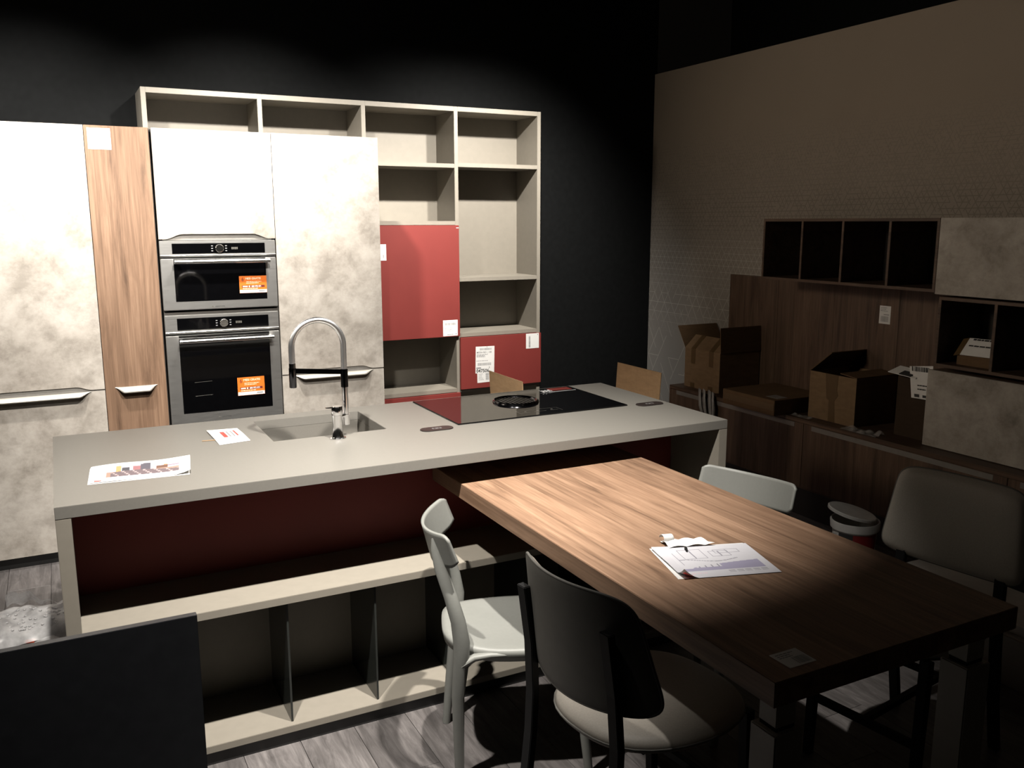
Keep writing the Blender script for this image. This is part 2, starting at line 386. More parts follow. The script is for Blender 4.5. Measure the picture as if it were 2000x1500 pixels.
# ================================================================== tall units (fronts on y = 0)
ZT, ZP, ZJ = 2.226, .07, .903
def notch(x0, x1, z0, z1, n0, n1, h, e=.045):
    """door outline with a notch of height h in its lower edge between n0 and n1"""
    pts = [(x0, z1), (x0, z0)]
    def curve(a, b, up):
        q = []
        for k in range(7):
            s = k/6; sm = s*s*(3-2*s); q.append((a+(b-a)*s, z0+h*(sm if up else 1-sm)))
        return q
    pts += curve(n0, n0+e, True)+curve(n1-e, n1, False)
    pts += [(x1, z0), (x1, z1)]
    return pts
def lip(x0, x1, zt, p, drop, parent, m='alu', name='handle', e=.06, y=0.):
    def fn(u, v):
        x = x0+(x1-x0)*u; d = min(x-x0, x1-x); k = min(1, max(0, d/e)); k = k*k*(3-2*k)
        return (x, y-p*k*math.sin(v*math.pi/2)-.0005, zt-drop*k*(1-math.cos(v*math.pi/2)))
    o = MB().grid(fn, 40, 6).obj(name, m, parent, smooth='all', solid=.004); return o
def tall_unit(label, x0, x1):
    t = thing('tall_cabinet', label, 'cabinet', ((x0+x1)/2, .3, 0), group='tall kitchen units')
    g = .0015
    a, b, z1 = x0+.002, x1-.002, ZT-.002
    MB().box(a, a+.017, .022, .575, ZP, z1).box(b-.017, b, .022, .575, ZP, z1).box(a+.017, b-.017, .022, .575, z1-.017, z1).box(a+.017, b-.017, .022, .575, ZP, ZP+.017).box(a+.017, b-.017, .558, .575, ZP+.017, z1-.017).obj('carcass', 'inner', t)
    box('plinth', 'plinth', t, x0, x1, .05, .07, 0, ZP, bevel=0)
    return t
def split_doors(t, x0, x1, c):
    g = .0015
    MB().prism(notch(x0+g, x1-g, ZJ+.005, ZT, c-.24, c+.24, .019, .075), 0, .02).obj('upper_door', 'concrete', t, bevel=0)
    lo = MB().prism(notch(x0+g, x1-g, -(ZJ-.004), -ZP, c-.24, c+.24, .012, .06), 0, .02)
    lo.v = [(a, b, -c_) for a, b, c_ in lo.v]; lo.obj('lower_door', 'concrete2', t)
    box('grip_profile', 'groove', t, x0+g, x1-g, .006, .018, ZJ-.018, ZJ+.03, bevel=0)
    lip(c-.235, c+.235, ZJ-.005, .03, .022, t)
tA = tall_unit('tall concrete-look cabinet at the left edge with a long horizontal handle', -.909, -.309)
split_doors(tA, -.909, -.309, -.609)
tB = tall_unit('narrow tall walnut-fronted pull-out cabinet with a short handle and price sticker', -.309, -.004)
box('door', 'walnut_v', tB, -.3075, -.012, 0, .02, ZP, ZT)
lip(-.262, -.056, .909, .03, .028, tB, e=.045)
F = Face((-.293, -.0002, 2.111), XR, ZU); st = F.sheet(.105, .102, tB)
mb = MB(); F.bars(mb, .035, .098, .02, .032, .001, True, 22); F.rect(mb, .008, .013, .092, .097, .001); F.lines(mb, .01, .09, .06, 2, .003, .006, .001); mb.obj('print', 'ink', st)
tC = tall_unit('tall oven column with a concrete-look flap above two built-in ovens', 0., .6)
MB().prism(notch(.0015, .5985, 1.668, ZT, .03, .57, .026, .09), 0, .02).obj('flap_door', 'concrete', tC)
box('grip_profile', 'groove', tC, .02, .58, .012, .02, 1.662, 1.70, bevel=0)
box('drawer_front', 'concrete', tC, .0015, .5985, 0, .02, ZP, .669)
box('filler_strip', 'inner', tC, .002, .598, .008, .02, 1.27, 1.285, bevel=0)
tD = tall_unit('tall concrete-look cabinet with long handle between ovens and red bookshelf doors', .6, 1.2013)
split_doors(tD, .6, 1.2013, .9)
box('side_panel', 'taupe', tD, 1.1995, 1.2013, .021, .575, ZP, ZT, bevel=0)

# ------------------------------------------------------------------ ovens
def oven(label, z0, h, ph, hz, gz0, stick):
    t = thing('built_in_oven', label, 'oven', (.2985, .2, z0), group='built-in ovens'); x0, x1, z1 = .0025, .5945, z0+h
    box('housing', 'inner', t, .022, .575, .021, .55, z0+.01, z1-.01, bevel=0)
    cp = box('control_panel', 'steel', t, x0, x1, -.006, .02, z1-ph, z1, bevel=.002)
    w_ = x1-x0
    gl = box('display_glass', 'glass', t, x0+.1*w_, x0+.905*w_, -.0075, 0, z1-ph*.80, z1-ph*.17, bevel=.0005)
    MB().tube([(x0, -.0075, z1-ph*.9), (x1, -.0075, z1-ph*.9)], .0024, 8).obj('trim_bar', 'bright', t, smooth=True)
    zc = z1-ph*.49; xc = (x0+x1)/2
    kn = MB(); kn.tube([(xc, -.006, zc), (xc, -.024, zc), (xc, -.026, zc)], [.0215, .0215, .0195], 32); k = kn.obj('knob', 'bright', t, smooth=True)
    for s in (-1, 1):
        mb = MB()
        for i in range(3): mb.quad((xc+s*.036-.0045, -.0078, zc+.013-i*.013-.0022), (xc+s*.036+.0045, -.0078, zc+.013-i*.013-.0022), (xc+s*.036+.0045, -.0078, zc+.013-i*.013+.0022), (xc+s*.036-.0045, -.0078, zc+.013-i*.013+.0022))
        mb.obj('touch_symbols', 'ink', gl)
    mb = MB()
    for i in range(4):
        a = xc+.064+i*.0085
        mb.quad((a, -.0078, zc-.006), (a+.006, -.0078, zc-.006), (a+.006, -.0078, zc+.006), (a, -.0078, zc+.006))
    mb.obj('clock_digits', 'aludark', gl)
    dz = z1-ph-.008
    box('door', 'steel', t, x0, x1, -.008, .02, z0+(.012 if h < .5 else .004), dz, bevel=.003)
    box('door_glass', 'glass', t, x0+.105*w_, x0+.905*w_, -.0092, 0, gz0, dz-.002, bevel=.0006)
    hx0, hx1 = x0+.105*w_, x0+.932*w_
    MB().tube([(hx0, -.05, hz), (hx1, -.05, hz)], .0105, 18).obj('handle', 'bright', t, smooth=True)
    for hx in (hx0+.012, hx1-.012): MB().box(hx-.007, hx+.007, -.05, -.006, hz-.007, hz+.007).obj('handle_bracket', 'steel', t, bevel=.001)
    F = Face((xc-.038, -.0083, (z0+gz0)/2-.006), XR, ZU)
    mb = MB(); F.slab(mb, -.016, -.009, 0, .007, 0, .0003); b = mb.obj('emblem', 'aludark', t)
    F.text('ARISTON', .0095, 0, 0, 'inkd', t, d=.0004, sx=1.25)
    sx0, sx1, sz0, sz1, om = stick; F = Face((sx0, -.0094, sz0), XR, ZU); W_, H_ = sx1-sx0, sz1-sz0
    st = F.sheet(W_, H_, t, om, 'promotion_sticker', .0006)
    F.rect(MB(), .001, W_-.001, .001, H_*.19, .0008).obj('white_strip', 'white', st)
    F.rect(MB(), W_*.09, W_*.92, H_*.32, H_*.45, .0008).obj('dark_strip', 'maroon', st)
    F.text('6', H_*.33, W_*.08, H_*.70, 'maroon', st, sx=.9)
    F.text('MESI GRATIS', H_*.165, W_*.22, H_*.79, 'cream', st, sx=.98, bold=.0002)
    F.text('800 972 571', H_*.13, W_*.44, H_*.34, 'whiteink', st, sx=.86, bold=.0002)
    mb = MB(); F.rect(mb, W_*.12, W_*.3, H_*.35, H_*.42, .0009); F.rect(mb, W_*.335, W_*.39, H_*.34, H_*.43, .0009); F.lines(mb, W_*.25, W_*.85, H_*.68, 2, H_*.03, H_*.05, .0009, 4); F.lines(mb, W_*.12, W_*.9, H_*.28, 1, H_*.04, .001, .0009, 3)
    mb.obj('small_print', 'cream', st)
    F.rect(MB(), W_*.70, W_*.93, H_*.07, H_*.14, .001).obj('logo', 'ink', st)
    return t
oven('compact stainless steel upper oven with orange 6 MESI GRATIS sticker low on its glass', 1.2848, .3748, .084, 1.551, 1.342, (.392, .538, 1.376, 1.468, 'orange'))
tO = oven('tall stainless steel lower oven with darker orange sticker in middle of its glass', .6752, .595, .100, 1.133, .738, (.352, .498, .812, .913, 'orange'))
for a, b, zz in ((.13, .22, .905), (.13, .22, .83)):
    MB().tube([(a, -.0096, zz), (b, -.0096, zz+.002)], .0006, 6).obj('rack_glint', 'aludark', tO)

# ================================================================== bookshelf
SY, SB = .62, .9445
tS = thing('bookshelf', 'tall taupe open bookshelf with red doors against the black wall', 'bookshelf', (1.31, .78, 0))
posts = [.036, .681, 1.323, 1.960, 2.593]; PT = .0135
for i, c in enumerate(posts): box('upright', 'taupe', tS, c-PT, c+PT, SY, SB, .0, 2.508)
def col(i): return posts[i]+PT, posts[i+1]-PT
for i in range(4):
    a, b = col(i)
    box('top_board', 'taupe', tS, a, b, SY, SB, 2.478, 2.508)
    box('back_panel', 'taupe', tS, a, b, SB-.012, SB, .08, 2.478, bevel=0)
    box('plinth', 'plinth', tS, a, b, SY+.03, SY+.05, 0, .08, bevel=0)
    for z in ((2.118,), (2.118,), (2.112, 1.735, .583, .08), (2.119, 1.352, .968, .58, .08))[i]:
        box('shelf', 'taupe', tS, a, b, SY, SB-.012, z, z+.027)
dA = box('door', 'red', tS, 1.3375, 1.9655, SY-.02, SY-.001, .979, 1.734); dA['label'] = 'large red bookshelf door'
dB = box('door', 'red', tS, 1.9685, 2.6055, SY-.02, SY-.001, .601, .966)
dC = box('door', 'red', tS, 1.3375, 1.9655, SY-.02, SY-.001, .10, .581)
box('hinge_tab', 'white', tS, 1.945, 1.962, SY-.021, SY-.02, 1.715, 1.719, bevel=0)
F = Face((1.838, SY-.0202, .985), XR, ZU); st = F.sheet(.109, .109, tS)
mb = MB(); F.bars(mb, .008, .095, .074, .09, .001, True, 30); F.lines(mb, .03, .1, .012, 1, .004, .003, .001); F.rect(mb, .093, .1, .008, .015, .001); F.lines(mb, .012, .095, .055, 3, .002, .008, .001); mb.obj('print', 'ink', st)
F = Face((2.482, SY-.0202, .857), XR, ZU); st = F.sheet(.106, .108, tS)
mb = MB(); F.bars(mb, .022, .036, .008, .092, .001, False, 30); F.rect(mb, .092, .098, .095, .101, .001); mb.obj('print', 'ink', st)
F = Face((2.079, SY-.0204, .707), (1, 0, -.02), (.02, 0, 1)); st = F.sheet(.146, .19, tS, name='shipping_sticker')
mb = MB(); F.bars(mb, .03, .125, .163, .178, .001, True, 34); F.bars(mb, .016, .12, .054, .073, .001, True, 34); F.lines(mb, .008, .11, .134, 3, .004, .0035, .001, 2); F.lines(mb, .005, .135, .09, 1, .003, .003, .001, 7); F.rect(mb, .006, .042, .033, .042, .001); F.rect(mb, .105, .11, .033, .045, .001); F.rect(mb, .085, .09, .182, .188, .001); mb.obj('print', 'ink', st)
F.text('MODA RIO  J 100', .018, .008, .142, 'ink', st, sx=.85, bold=.0004)
F.text('047506', .034, .006, .006, 'inkd', st, sx=.98, bold=.0008)
F = Face((2.094, SY-.0201, .638), (1, 0, .02), (-.02, 0, 1)); st = F.sheet(.1, .075, tS, name='shipping_sticker')
mb = MB(); F.bars(mb, .065, .09, .015, .065, .001, False, 16); F.lines(mb, .01, .05, .062, 5, .003, .007, .001, 5); mb.obj('print', 'ink', st)
F = Face((1.37, SY-.0202, 1.508), XR, ZU); st = F.sheet(.074, .105, tS)
mb = MB(); F.bars(mb, .05, .058, .015, .04, .001, False, 10); mb.obj('print', 'ink', st)

# ================================================================== kitchen island
IX0, IX1, IYF, IYB, IZ, IT = -.5505, 1.9495, -2.1696, -1.2004, .9436, .0371
YP = -1.85
tI = thing('kitchen_island', 'taupe kitchen island with open niches and a dark red back panel', 'island', (.7, -1.7, 0))
for a, b in ((IX0, IX0+.042), (IX1-.042, IX1)):
    box('side_panel', 'taupe', tI, a, b, IYF, IYB, 0, IZ-IT-.0008)
xa, xb = IX0+.042, IX1-.042
box('cabinet_body', 'inner', tI, xa, xb, YP+.02, IYB+.02, .06, .72, bevel=0)
box('rear_front', 'taupe', tI, xa, xb, IYB+.001, IYB+.02, .08, .88)
box('red_back_panel', 'red', tI, xa, xb, YP, YP+.018, .538, IZ-IT-.001, bevel=0)
box('lower_back_panel', 'taupe', tI, xa, xb, YP, YP+.018, .072, .511, bevel=0)
box('middle_shelf', 'taupe', tI, xa, xb, IYF, YP+.018, .511, .538)
box('bottom_shelf', 'taupe', tI, xa, xb, IYF, YP+.018, .048, .073)
box('plinth', 'plinth', tI, xa, xb, IYF+.012, IYF+.03, 0, .048, bevel=0)
for k in range(-1, 6):
    x = .104+.306*k; box('divider', 'smoke', tI, x-.0035, x+.0035, -2.145, YP, .073, .511, bevel=.0005)
# worktop with sink opening
SX0, SX1, SYF, SYB = .188, .632, -1.670, -1.295
xs = [IX0, SX0, SX1, IX1]; ys = [IYF, SYF, SYB, IYB]; mb = MB()
for z, flip in ((IZ, 0), (IZ-IT, 1)):
    for i in range(3):
        for j in range(3):
            if i == 1 and j == 1: continue
            q = [(xs[i], ys[j], z), (xs[i+1], ys[j], z), (xs[i+1], ys[j+1], z), (xs[i], ys[j+1], z)]
            mb.quad(*(q[::-1] if flip else q))
for loop in ([(xs[i], ys[0]) for i in range(4)]+[(xs[3], ys[j]) for j in (1, 2, 3)]+[(xs[i], ys[3]) for i in (2, 1, 0)]+[(xs[0], ys[j]) for j in (2, 1)], [(SX0, SYF), (SX0, SYB), (SX1, SYB), (SX1, SYF)]):
    n = len(loop)
    for k in range(n):
        a, b = loop[k], loop[(k+1) % n]; mb.quad((*a, IZ), (*a, IZ-IT), (*b, IZ-IT), (*b, IZ))
tag(mb.obj('island_worktop', 'stone', bevel=.0012, merge=True), 'long grey island worktop with a sink cut-out and cooktop', 'worktop')
tk = thing('kitchen_sink', 'square grey composite sink sunk into the island worktop', 'sink', (.41, -1.48, IZ-.2))
e = .0; mb = MB(); d = IZ-.205; o_ = .012
mb.box(SX0-o_, SX0+.0005, SYF-o_, SYB+o_, d, IZ-IT+.0); mb.box(SX1-.0005, SX1+o_, SYF-o_, SYB+o_, d, IZ-IT)
mb.box(SX0, SX1, SYF-o_, SYF+.0005, d, IZ-IT); mb.box(SX0, SX1, SYB-.0005, SYB+o_, d, IZ-IT); mb.box(SX0-o_, SX1+o_, SYF-o_, SYB+o_, d-.012, d)
mb.obj('basin', 'sink', tk)
MB().lathe([(.045, 0), (.045, .003), (.036, .004), (.03, .001), (.0, .001)], 32, (.41, -1.48, d)).obj('drain', 'chrome', tk, smooth=True)

# faucet
FX, FY, CX, CY = .415, -1.736, .458, -1.703
tF = thing('kitchen_faucet', 'chrome spring-neck kitchen faucet standing in front of the sink', 'faucet', (FX, FY, IZ))
MB().lathe([(.031, 0), (.031, .004), (.024, .007), (.0215, .012), (.0185, .05), (.0195, .092), (.0, .092)], 32, (FX, FY, IZ)).obj('mixer_body', 'chrome', tF, smooth=True)
hd = MB().lathe([(.0, .093), (.0205, .093), (.0215, .097), (.0215, .122), (.0195, .126), (.0, .126)], 32, (FX, FY, IZ)).obj('mixer_head', 'chrome', tF, smooth=True)
MB().hexa([(FX-.044, FY-.006, IZ+.121), (FX-.01, FY-.007, IZ+.119), (FX-.01, FY+.007, IZ+.119), (FX-.044, FY+.006, IZ+.121)], [(FX-.044, FY-.006, IZ+.1255), (FX-.01, FY-.007, IZ+.1258), (FX-.01, FY+.007, IZ+.1258), (FX-.044, FY+.006, IZ+.1255)]).obj('lever', 'chrome', hd, bevel=.001)
MB().tube([(FX+.01, FY+.008, IZ+.082), (CX, CY, IZ+.082)], .009, 14).obj('connector', 'chrome', tF, smooth=True)
MB().tube([(CX, CY, IZ+.045), (CX, CY, IZ+.085)], .0155, 24).obj('column_foot', 'chrome', tF, smooth=True)
MB().tube([(CX, CY, IZ+.08), (CX, CY, 1.165)], .0115, 20).obj('column', 'chrome', tF, smooth=True)
MB().tube([(CX, CY, 1.135), (CX, CY, 1.205)], .014, 20).obj('column_collar', 'gun', tF, smooth=True)
R_ = .098; LX = CX-2*R_; zc = 1.407-R_-.011
path = [(CX, CY, 1.2)]+[(CX-R_+R_*math.cos(q*math.pi/28), CY, zc+R_*math.sin(q*math.pi/28)) for q in range(29)]+[(LX, CY, 1.225)]
MB().tube(path, .0115, 20).obj('arched_neck', 'neck', tF, smooth=True)
sp_ = MB().tube([(LX, CY, 1.24), (LX, CY, 1.22)], .0125, 20).obj('neck_end', 'chrome', tF, smooth=True)
MB().tube([(LX, CY, 1.222), (LX, CY, 1.15), (LX, CY, 1.148)], [.0135, .0135, .012], 20).obj('spray_head', 'gun', tF, smooth=True)
MB().hexa([(LX, CY-.005, 1.202), (CX, CY-.005, 1.184), (CX, CY+.005, 1.184), (LX, CY+.005, 1.202)], [(LX, CY-.004, 1.221), (CX, CY-.004, 1.203), (CX, CY+.004, 1.203), (LX, CY+.004, 1.221)]).obj('holder_arm', 'gun', tF, bevel=.001)

# cooktop with downdraft hood
tH = thing('induction_cooktop', 'black glass induction cooktop with round central extractor on the island', 'cooktop', (1.326, -1.4885, IZ))
c0, c1, cy0, cy1 = .9109, 1.7409, -1.746, -1.231
box('glass_plate', 'glass', tH, c0, c1, cy0, cy1, IZ, IZ+.006, bevel=.002)
hx, hy = 1.326, -1.455
MB().lathe([(.078, .0062), (.104, .0062), (.106, .008), (.104, .014), (.099, .017), (.094, .0155), (.09, .0095), (.078, .0062)], 56, (hx, hy, IZ)).obj('extractor_ring', 'gun', tH, smooth=True)
MB().lathe([(.0, .0064), (.09, .0064), (.09, .0068), (.0, .0068)], 56, (hx, hy, IZ)).obj('extractor_well', 'inner', tH, smooth=True)
for k in range(-4, 5):
    dx = k*.018; L = math.sqrt(.086**2-dx**2)*.97
    MB().box(hx+dx-.0015, hx+dx+.0015, hy-L, hy+L, IZ+.0069, IZ+.012).obj('grille_bar', 'gun', tH)
mb = MB(); F = Face((hx-.2, cy0, IZ), XR, YU)
for a0, a1, b0, b1 in ((.1, .3, .1, .101), (.1, .101, .04, .1), (.3, .301, .04, .1), (.11, .15, .06, .0612), (.17, .23, .06, .0612), (.25, .29, .06, .0612), (.13, .14, .075, .08), (.19, .2, .075, .08), (.26, .27, .075, .08)): F.rect(mb, a0, a1, b0, b1, .0063)
mb.obj('control_print', 'aludark', tH)
F = Face((1.60, -1.336, IZ+.0063), (1, 0, 0), YU)
F.slab(MB(), 0, .115, .03, .085, 0, .0006).obj('red_sticker', 'maroon', tH); F.slab(MB(), -.03, .12, 0, .010, 0, .0006).obj('white_sticker', 'ink', tH)
def crumple(u, v, a, s=0): return a*(math.sin(9*u+s)*math.cos(7*v+s*2)+.6*math.sin(17*v+13*u+s))
mb = MB().grid(lambda u, v: (1.535+.06*u, -1.335+.04*v, IZ+.0075+abs(crumple(u, v, .005, 1))), 14, 8)
tag(mb.obj('film_scrap', 'filmc', smooth=True), 'small crumpled clear film scrap on the black cooktop', 'plastic scrap')
# pop-up socket caps
def cap(name, label, cx, cy, L=.138, W_=.062):
    r = W_/2; pts = []
    for k in range(17): q = -math.pi/2+math.pi*k/16; pts.append((cx+L/2-r+r*math.cos(q), cy+r*math.sin(q)))
    for k in range(17): q = math.pi/2+math.pi*k/16; pts.append((cx-L/2+r+r*math.cos(q), cy+r*math.sin(q)))
    t = thing('socket_cover', label, 'socket cover', (cx, cy, IZ), group='oval socket covers on the worktop')
    MB().prism(pts, IZ, IZ+.004, 'z').obj('cover_plate', 'brown', t, bevel=.0012)
    F = Face((cx-.02, cy-.009, IZ+.0042), XR, YU); mb = MB(); F.rect(mb, .0, .04, .0, .003, 0); F.rect(mb, 0, .04, .015, .018, 0); F.rect(mb, 0, .006, .003, .015, 0); F.rect(mb, .034, .04, .003, .015, 0); F.rect(mb, .014, .026, .004, .014, 0)
    mb.obj('pictogram', 'pict', t)
cap('a', 'oval brown socket cover between the sink and the cooktop', .808, -1.768)
cap('b', 'oval dark socket cover at the right end of the worktop', 1.848, -1.762)

# ------------------------------------------------------------------ sheets of paper
def bil(c, u, v):
    a = Vector(c[0]).lerp(Vector(c[1]), u); b = Vector(c[3]).lerp(Vector(c[2]), u); return a.lerp(b, v)
def kitchen_print(u, v):
    W_ = (.7, .69, .69)
    if .05 < u < .12 and .04 < v < .1: return (.75, .12, .1)
    if not (.16 < u < .88 and .22 < v < .88): return W_
    a, b = (u-.16)/.72, (v-.22)/.66
    if b < .34+.12*math.sin(a*4) and a > .05: return (.13, .1, .11) if (int(a*34)+int(b*9)) % 5 else (.34, .28, .28)
    if .12 < a < .2 and b < .9: return (.55, .27, .12)
    if .21 < a < .31 and .42 < b < .72: return (.06, .06, .07)
    if .36 < a < .46 and b < .8: return (.26, .12, .13)
    if .46 < a < .6: return (.085, .08, .1) if b < .93 or a > .5 else (.4, .38, .42)
    if .68 < a < .84 and .42 < b < .66: return (.13, .07, .05)
    if .78 < a < .84 and .42 < b < .72: return (.55, .22, .1)
    if a > .84 and .55 < b < .62: return (.2, .13, .18)
    if b < .42: return (.3, .2, .16)
    return (.55, .49, .56)
cor = [(-.452, -1.958), (-.150, -1.981), (-.122, -1.752), (-.437, -1.757)]
cor3 = [(x, y, 0) for x, y in cor]
def z1(u, v): return .0016+.012*max(0, (u-.8)/.2)**2*(1-v)+.010*max(0, (.16-u)/.16)**2*max(0, math.sin(v*3.2))+.0025*(1+math.sin(7*u))*(.3+.7*v)
mb = MB().grid(lambda u, v: bil(cor3, u, v)+Vector((0, 0, IZ+z1(u, v))), 120, 60, kitchen_print)
tP = thing('printed_paper', 'curled printout with a colour kitchen picture at left end of worktop', 'paper', (-.29, -1.86, IZ)); mb.obj('top_sheet', 'paper', tP, smooth='all')
cor4 = [(x-.004, y-.006+.004*x, 0) for x, y in cor]
MB().grid(lambda u, v: bil(cor4, u, v)+Vector((0, 0, IZ+.0006)), 8, 6).obj('under_sheet', 'white', tP)
tQ = thing('notice_card', 'small white card with red and grey lines behind the printout', 'card', (.05, -1.51, IZ))
qc = [(-.003, -1.638, IZ+.0015), (.112, -1.618, IZ+.0015), (.104, -1.389, IZ+.0015), (-.013, -1.388, IZ+.004)]
MB().grid(lambda u, v: bil(qc, u, v)+Vector((0, 0, .002*math.sin(3*v))), 6, 10).obj('sheet', 'white', tQ, solid=.0006)
def qrect(mb, u0, u1, v0, v1):
    mb.grid(lambda u, v: bil(qc, u0+(u1-u0)*u, v0+(v1-v0)*v)+Vector((0, 0, .0008+.002*math.sin(3*(v0+(v1-v0)*v)))), 1, 4)
    return mb
qrect(MB(), .32, .46, .38, .78).obj('red_line', 'redp', tQ)
mb = MB()
for u0 in (.52, .65): qrect(mb, u0, u0+.05, .38, .8)
mb.obj('grey_line', 'ink', tQ); qrect(MB(), .76, .82, .42, .82).obj('red_line', 'redp', tQ)
tag(MB().tube([(-.052, -1.546, IZ+.002), (.02, -1.56, IZ+.002)], .0016, 8).obj('wooden_stick', 'card'), 'thin pale stick under the notice card', 'stick')

# ================================================================== dining table
TX0, TX1, TY0, TY1, TZ, TT = .7486, 1.54, -3.709, -1.86, .825, .058
tT = thing('dining_table', 'thick walnut dining table docked under the island worktop', 'table', (1.15, -2.8, 0))
box('tabletop', 'walnut_t', tT, TX0, TX1, TY0, TY1, TZ-TT, TZ, bevel=.0015)
for x0, x1, y0, y1 in ((.775, .843, -3.692, -3.627), (1.392, 1.465, -3.692, -3.627)):
    L = box('leg', 'leg', tT, x0-.006, x1+.006, y0-.006, y1+.006, 0, .69, bevel=.003)
    box('upper_section', 'leg', L, x0+.006, x1-.006, y0+.006, y1-.006, .699, TZ-TT, bevel=.002)
    box('joint', 'metal', L, x0+.008, x1-.008, y0+.008, y1-.008, .689, .70, bevel=0)
F = Face((.820, -3.678, TZ), XR, YU); st = F.sheet(.076, .063, tT, 'white')
mb = MB(); F.bars(mb, .034, .07, .006, .034, .001, True, 20); F.lines(mb, .008, .066, .055, 3, .003, .004, .001, 2); mb.obj('print', 'ink', st)

def plan_print(u, v):
    W_ = (.5, .495, .53); g = (.2, .195, .23); p = (.27, .255, .35)
    if .02 < u < .12 and .03 < v < .10: return (.75, .1, .1)
    if .5 < u < .93 and .11 < v < .19 and (int(v*110) % 3 == 0) and (int(u*60) % 5): return g
    if .12 < u < .3 and .12 < v < .14 and int(u*70) % 4: return (.6, .45, .5)
    if .06 < u < .92:
        top = .22+.20*max(0, u-.2)**.5
        lo = .14 if u < .3 else .2
        if .2 < v < top+.06 and u > .1:
            if .24 < u < .5 and .30 < v < .44: return W_ if (int(u*60) % 4) else g
            return p
    if abs(v-.52-.05*math.sin(u*9)) < .008 and .15 < u < .75: return g
    for a, b, c, d in ((.22, .46, .58, .88), (.52, .72, .62, .8), (.58, .84, .72, .84)):
        if a < u < b and c < v < d and (u-a < .008 or b-u < .008 or v-c < .012 or d-v < .012 or abs(u-(a+b)/2) < .005): return g
    if abs(u-.15) < .004 and .4 < v < .8: return g
    return W_
tc_ = [(.916, -3.199), (1.181, -3.281), (1.243, -3.07), (.967, -2.983)]
pc = [(x, y, 0) for x, y in tc_]
def zz1(u, v):
    c = max(0, .16-u*1.0-v*.8)/.16
    return .0022+.028*c**1.6+.006*max(0, (v-.7)/.3)**2*max(0, 1-u*1.4)+.004*max(0, .1-u)*10*max(0, math.sin(v*3))
mb = MB().grid(lambda u, v: bil(pc, u, v)+Vector((0, 0, TZ+zz1(u, v))), 150, 100, plan_print)
tR = thing('plan_printout', 'white floor-plan printout with lilac areas lying on the walnut table', 'paper', (1.08, -3.13, TZ))
mb.obj('top_sheet', 'paper', tR, smooth='all')
pc2 = [(x-.012+.004*i, y+.008, 0) for i, (x, y) in enumerate(tc_)]
MB().grid(lambda u, v: bil(pc2, u, v)+Vector((0, 0, TZ+.0008)), 8, 6).obj('under_sheet', 'white', tR)
# torn tape strips behind the plan
sc_ = [(1.012, -3.008), (1.15, -3.045), (1.137, -2.997), (1.026, -2.958)]
mb = MB().grid(lambda u, v: bil([(x, y, 0) for x, y in sc_], u, v)+Vector((0, 0, TZ+.006+.005*abs(math.sin(8*u+3*v))+.004*v)), 26, 8)
tag(mb.obj('torn_paper_strip', 'white', smooth=True), 'torn crumpled white paper strips behind the floor plan', 'paper strips')
mb = MB().grid(lambda u, v: (1.024+.03*u, -2.957-.008*u+.012*math.cos(v*5.2), TZ+.0165+.0115*math.sin(v*5.2)), 4, 18)
tag(mb.obj('curled_paper_roll', 'white', smooth=True, solid=.0006), 'small white curled paper roll at back of floor plan', 'paper roll')
tag(MB().tube([(1.043, -3.052, TZ+.008), (1.051, -3.036, TZ+.008), (1.058, -3.024, TZ+.007)], [.002, .0045, .0025], 12).obj('pencil_stub', 'metal', smooth=True), 'tiny dark stub lying on the floor plan', 'stub')

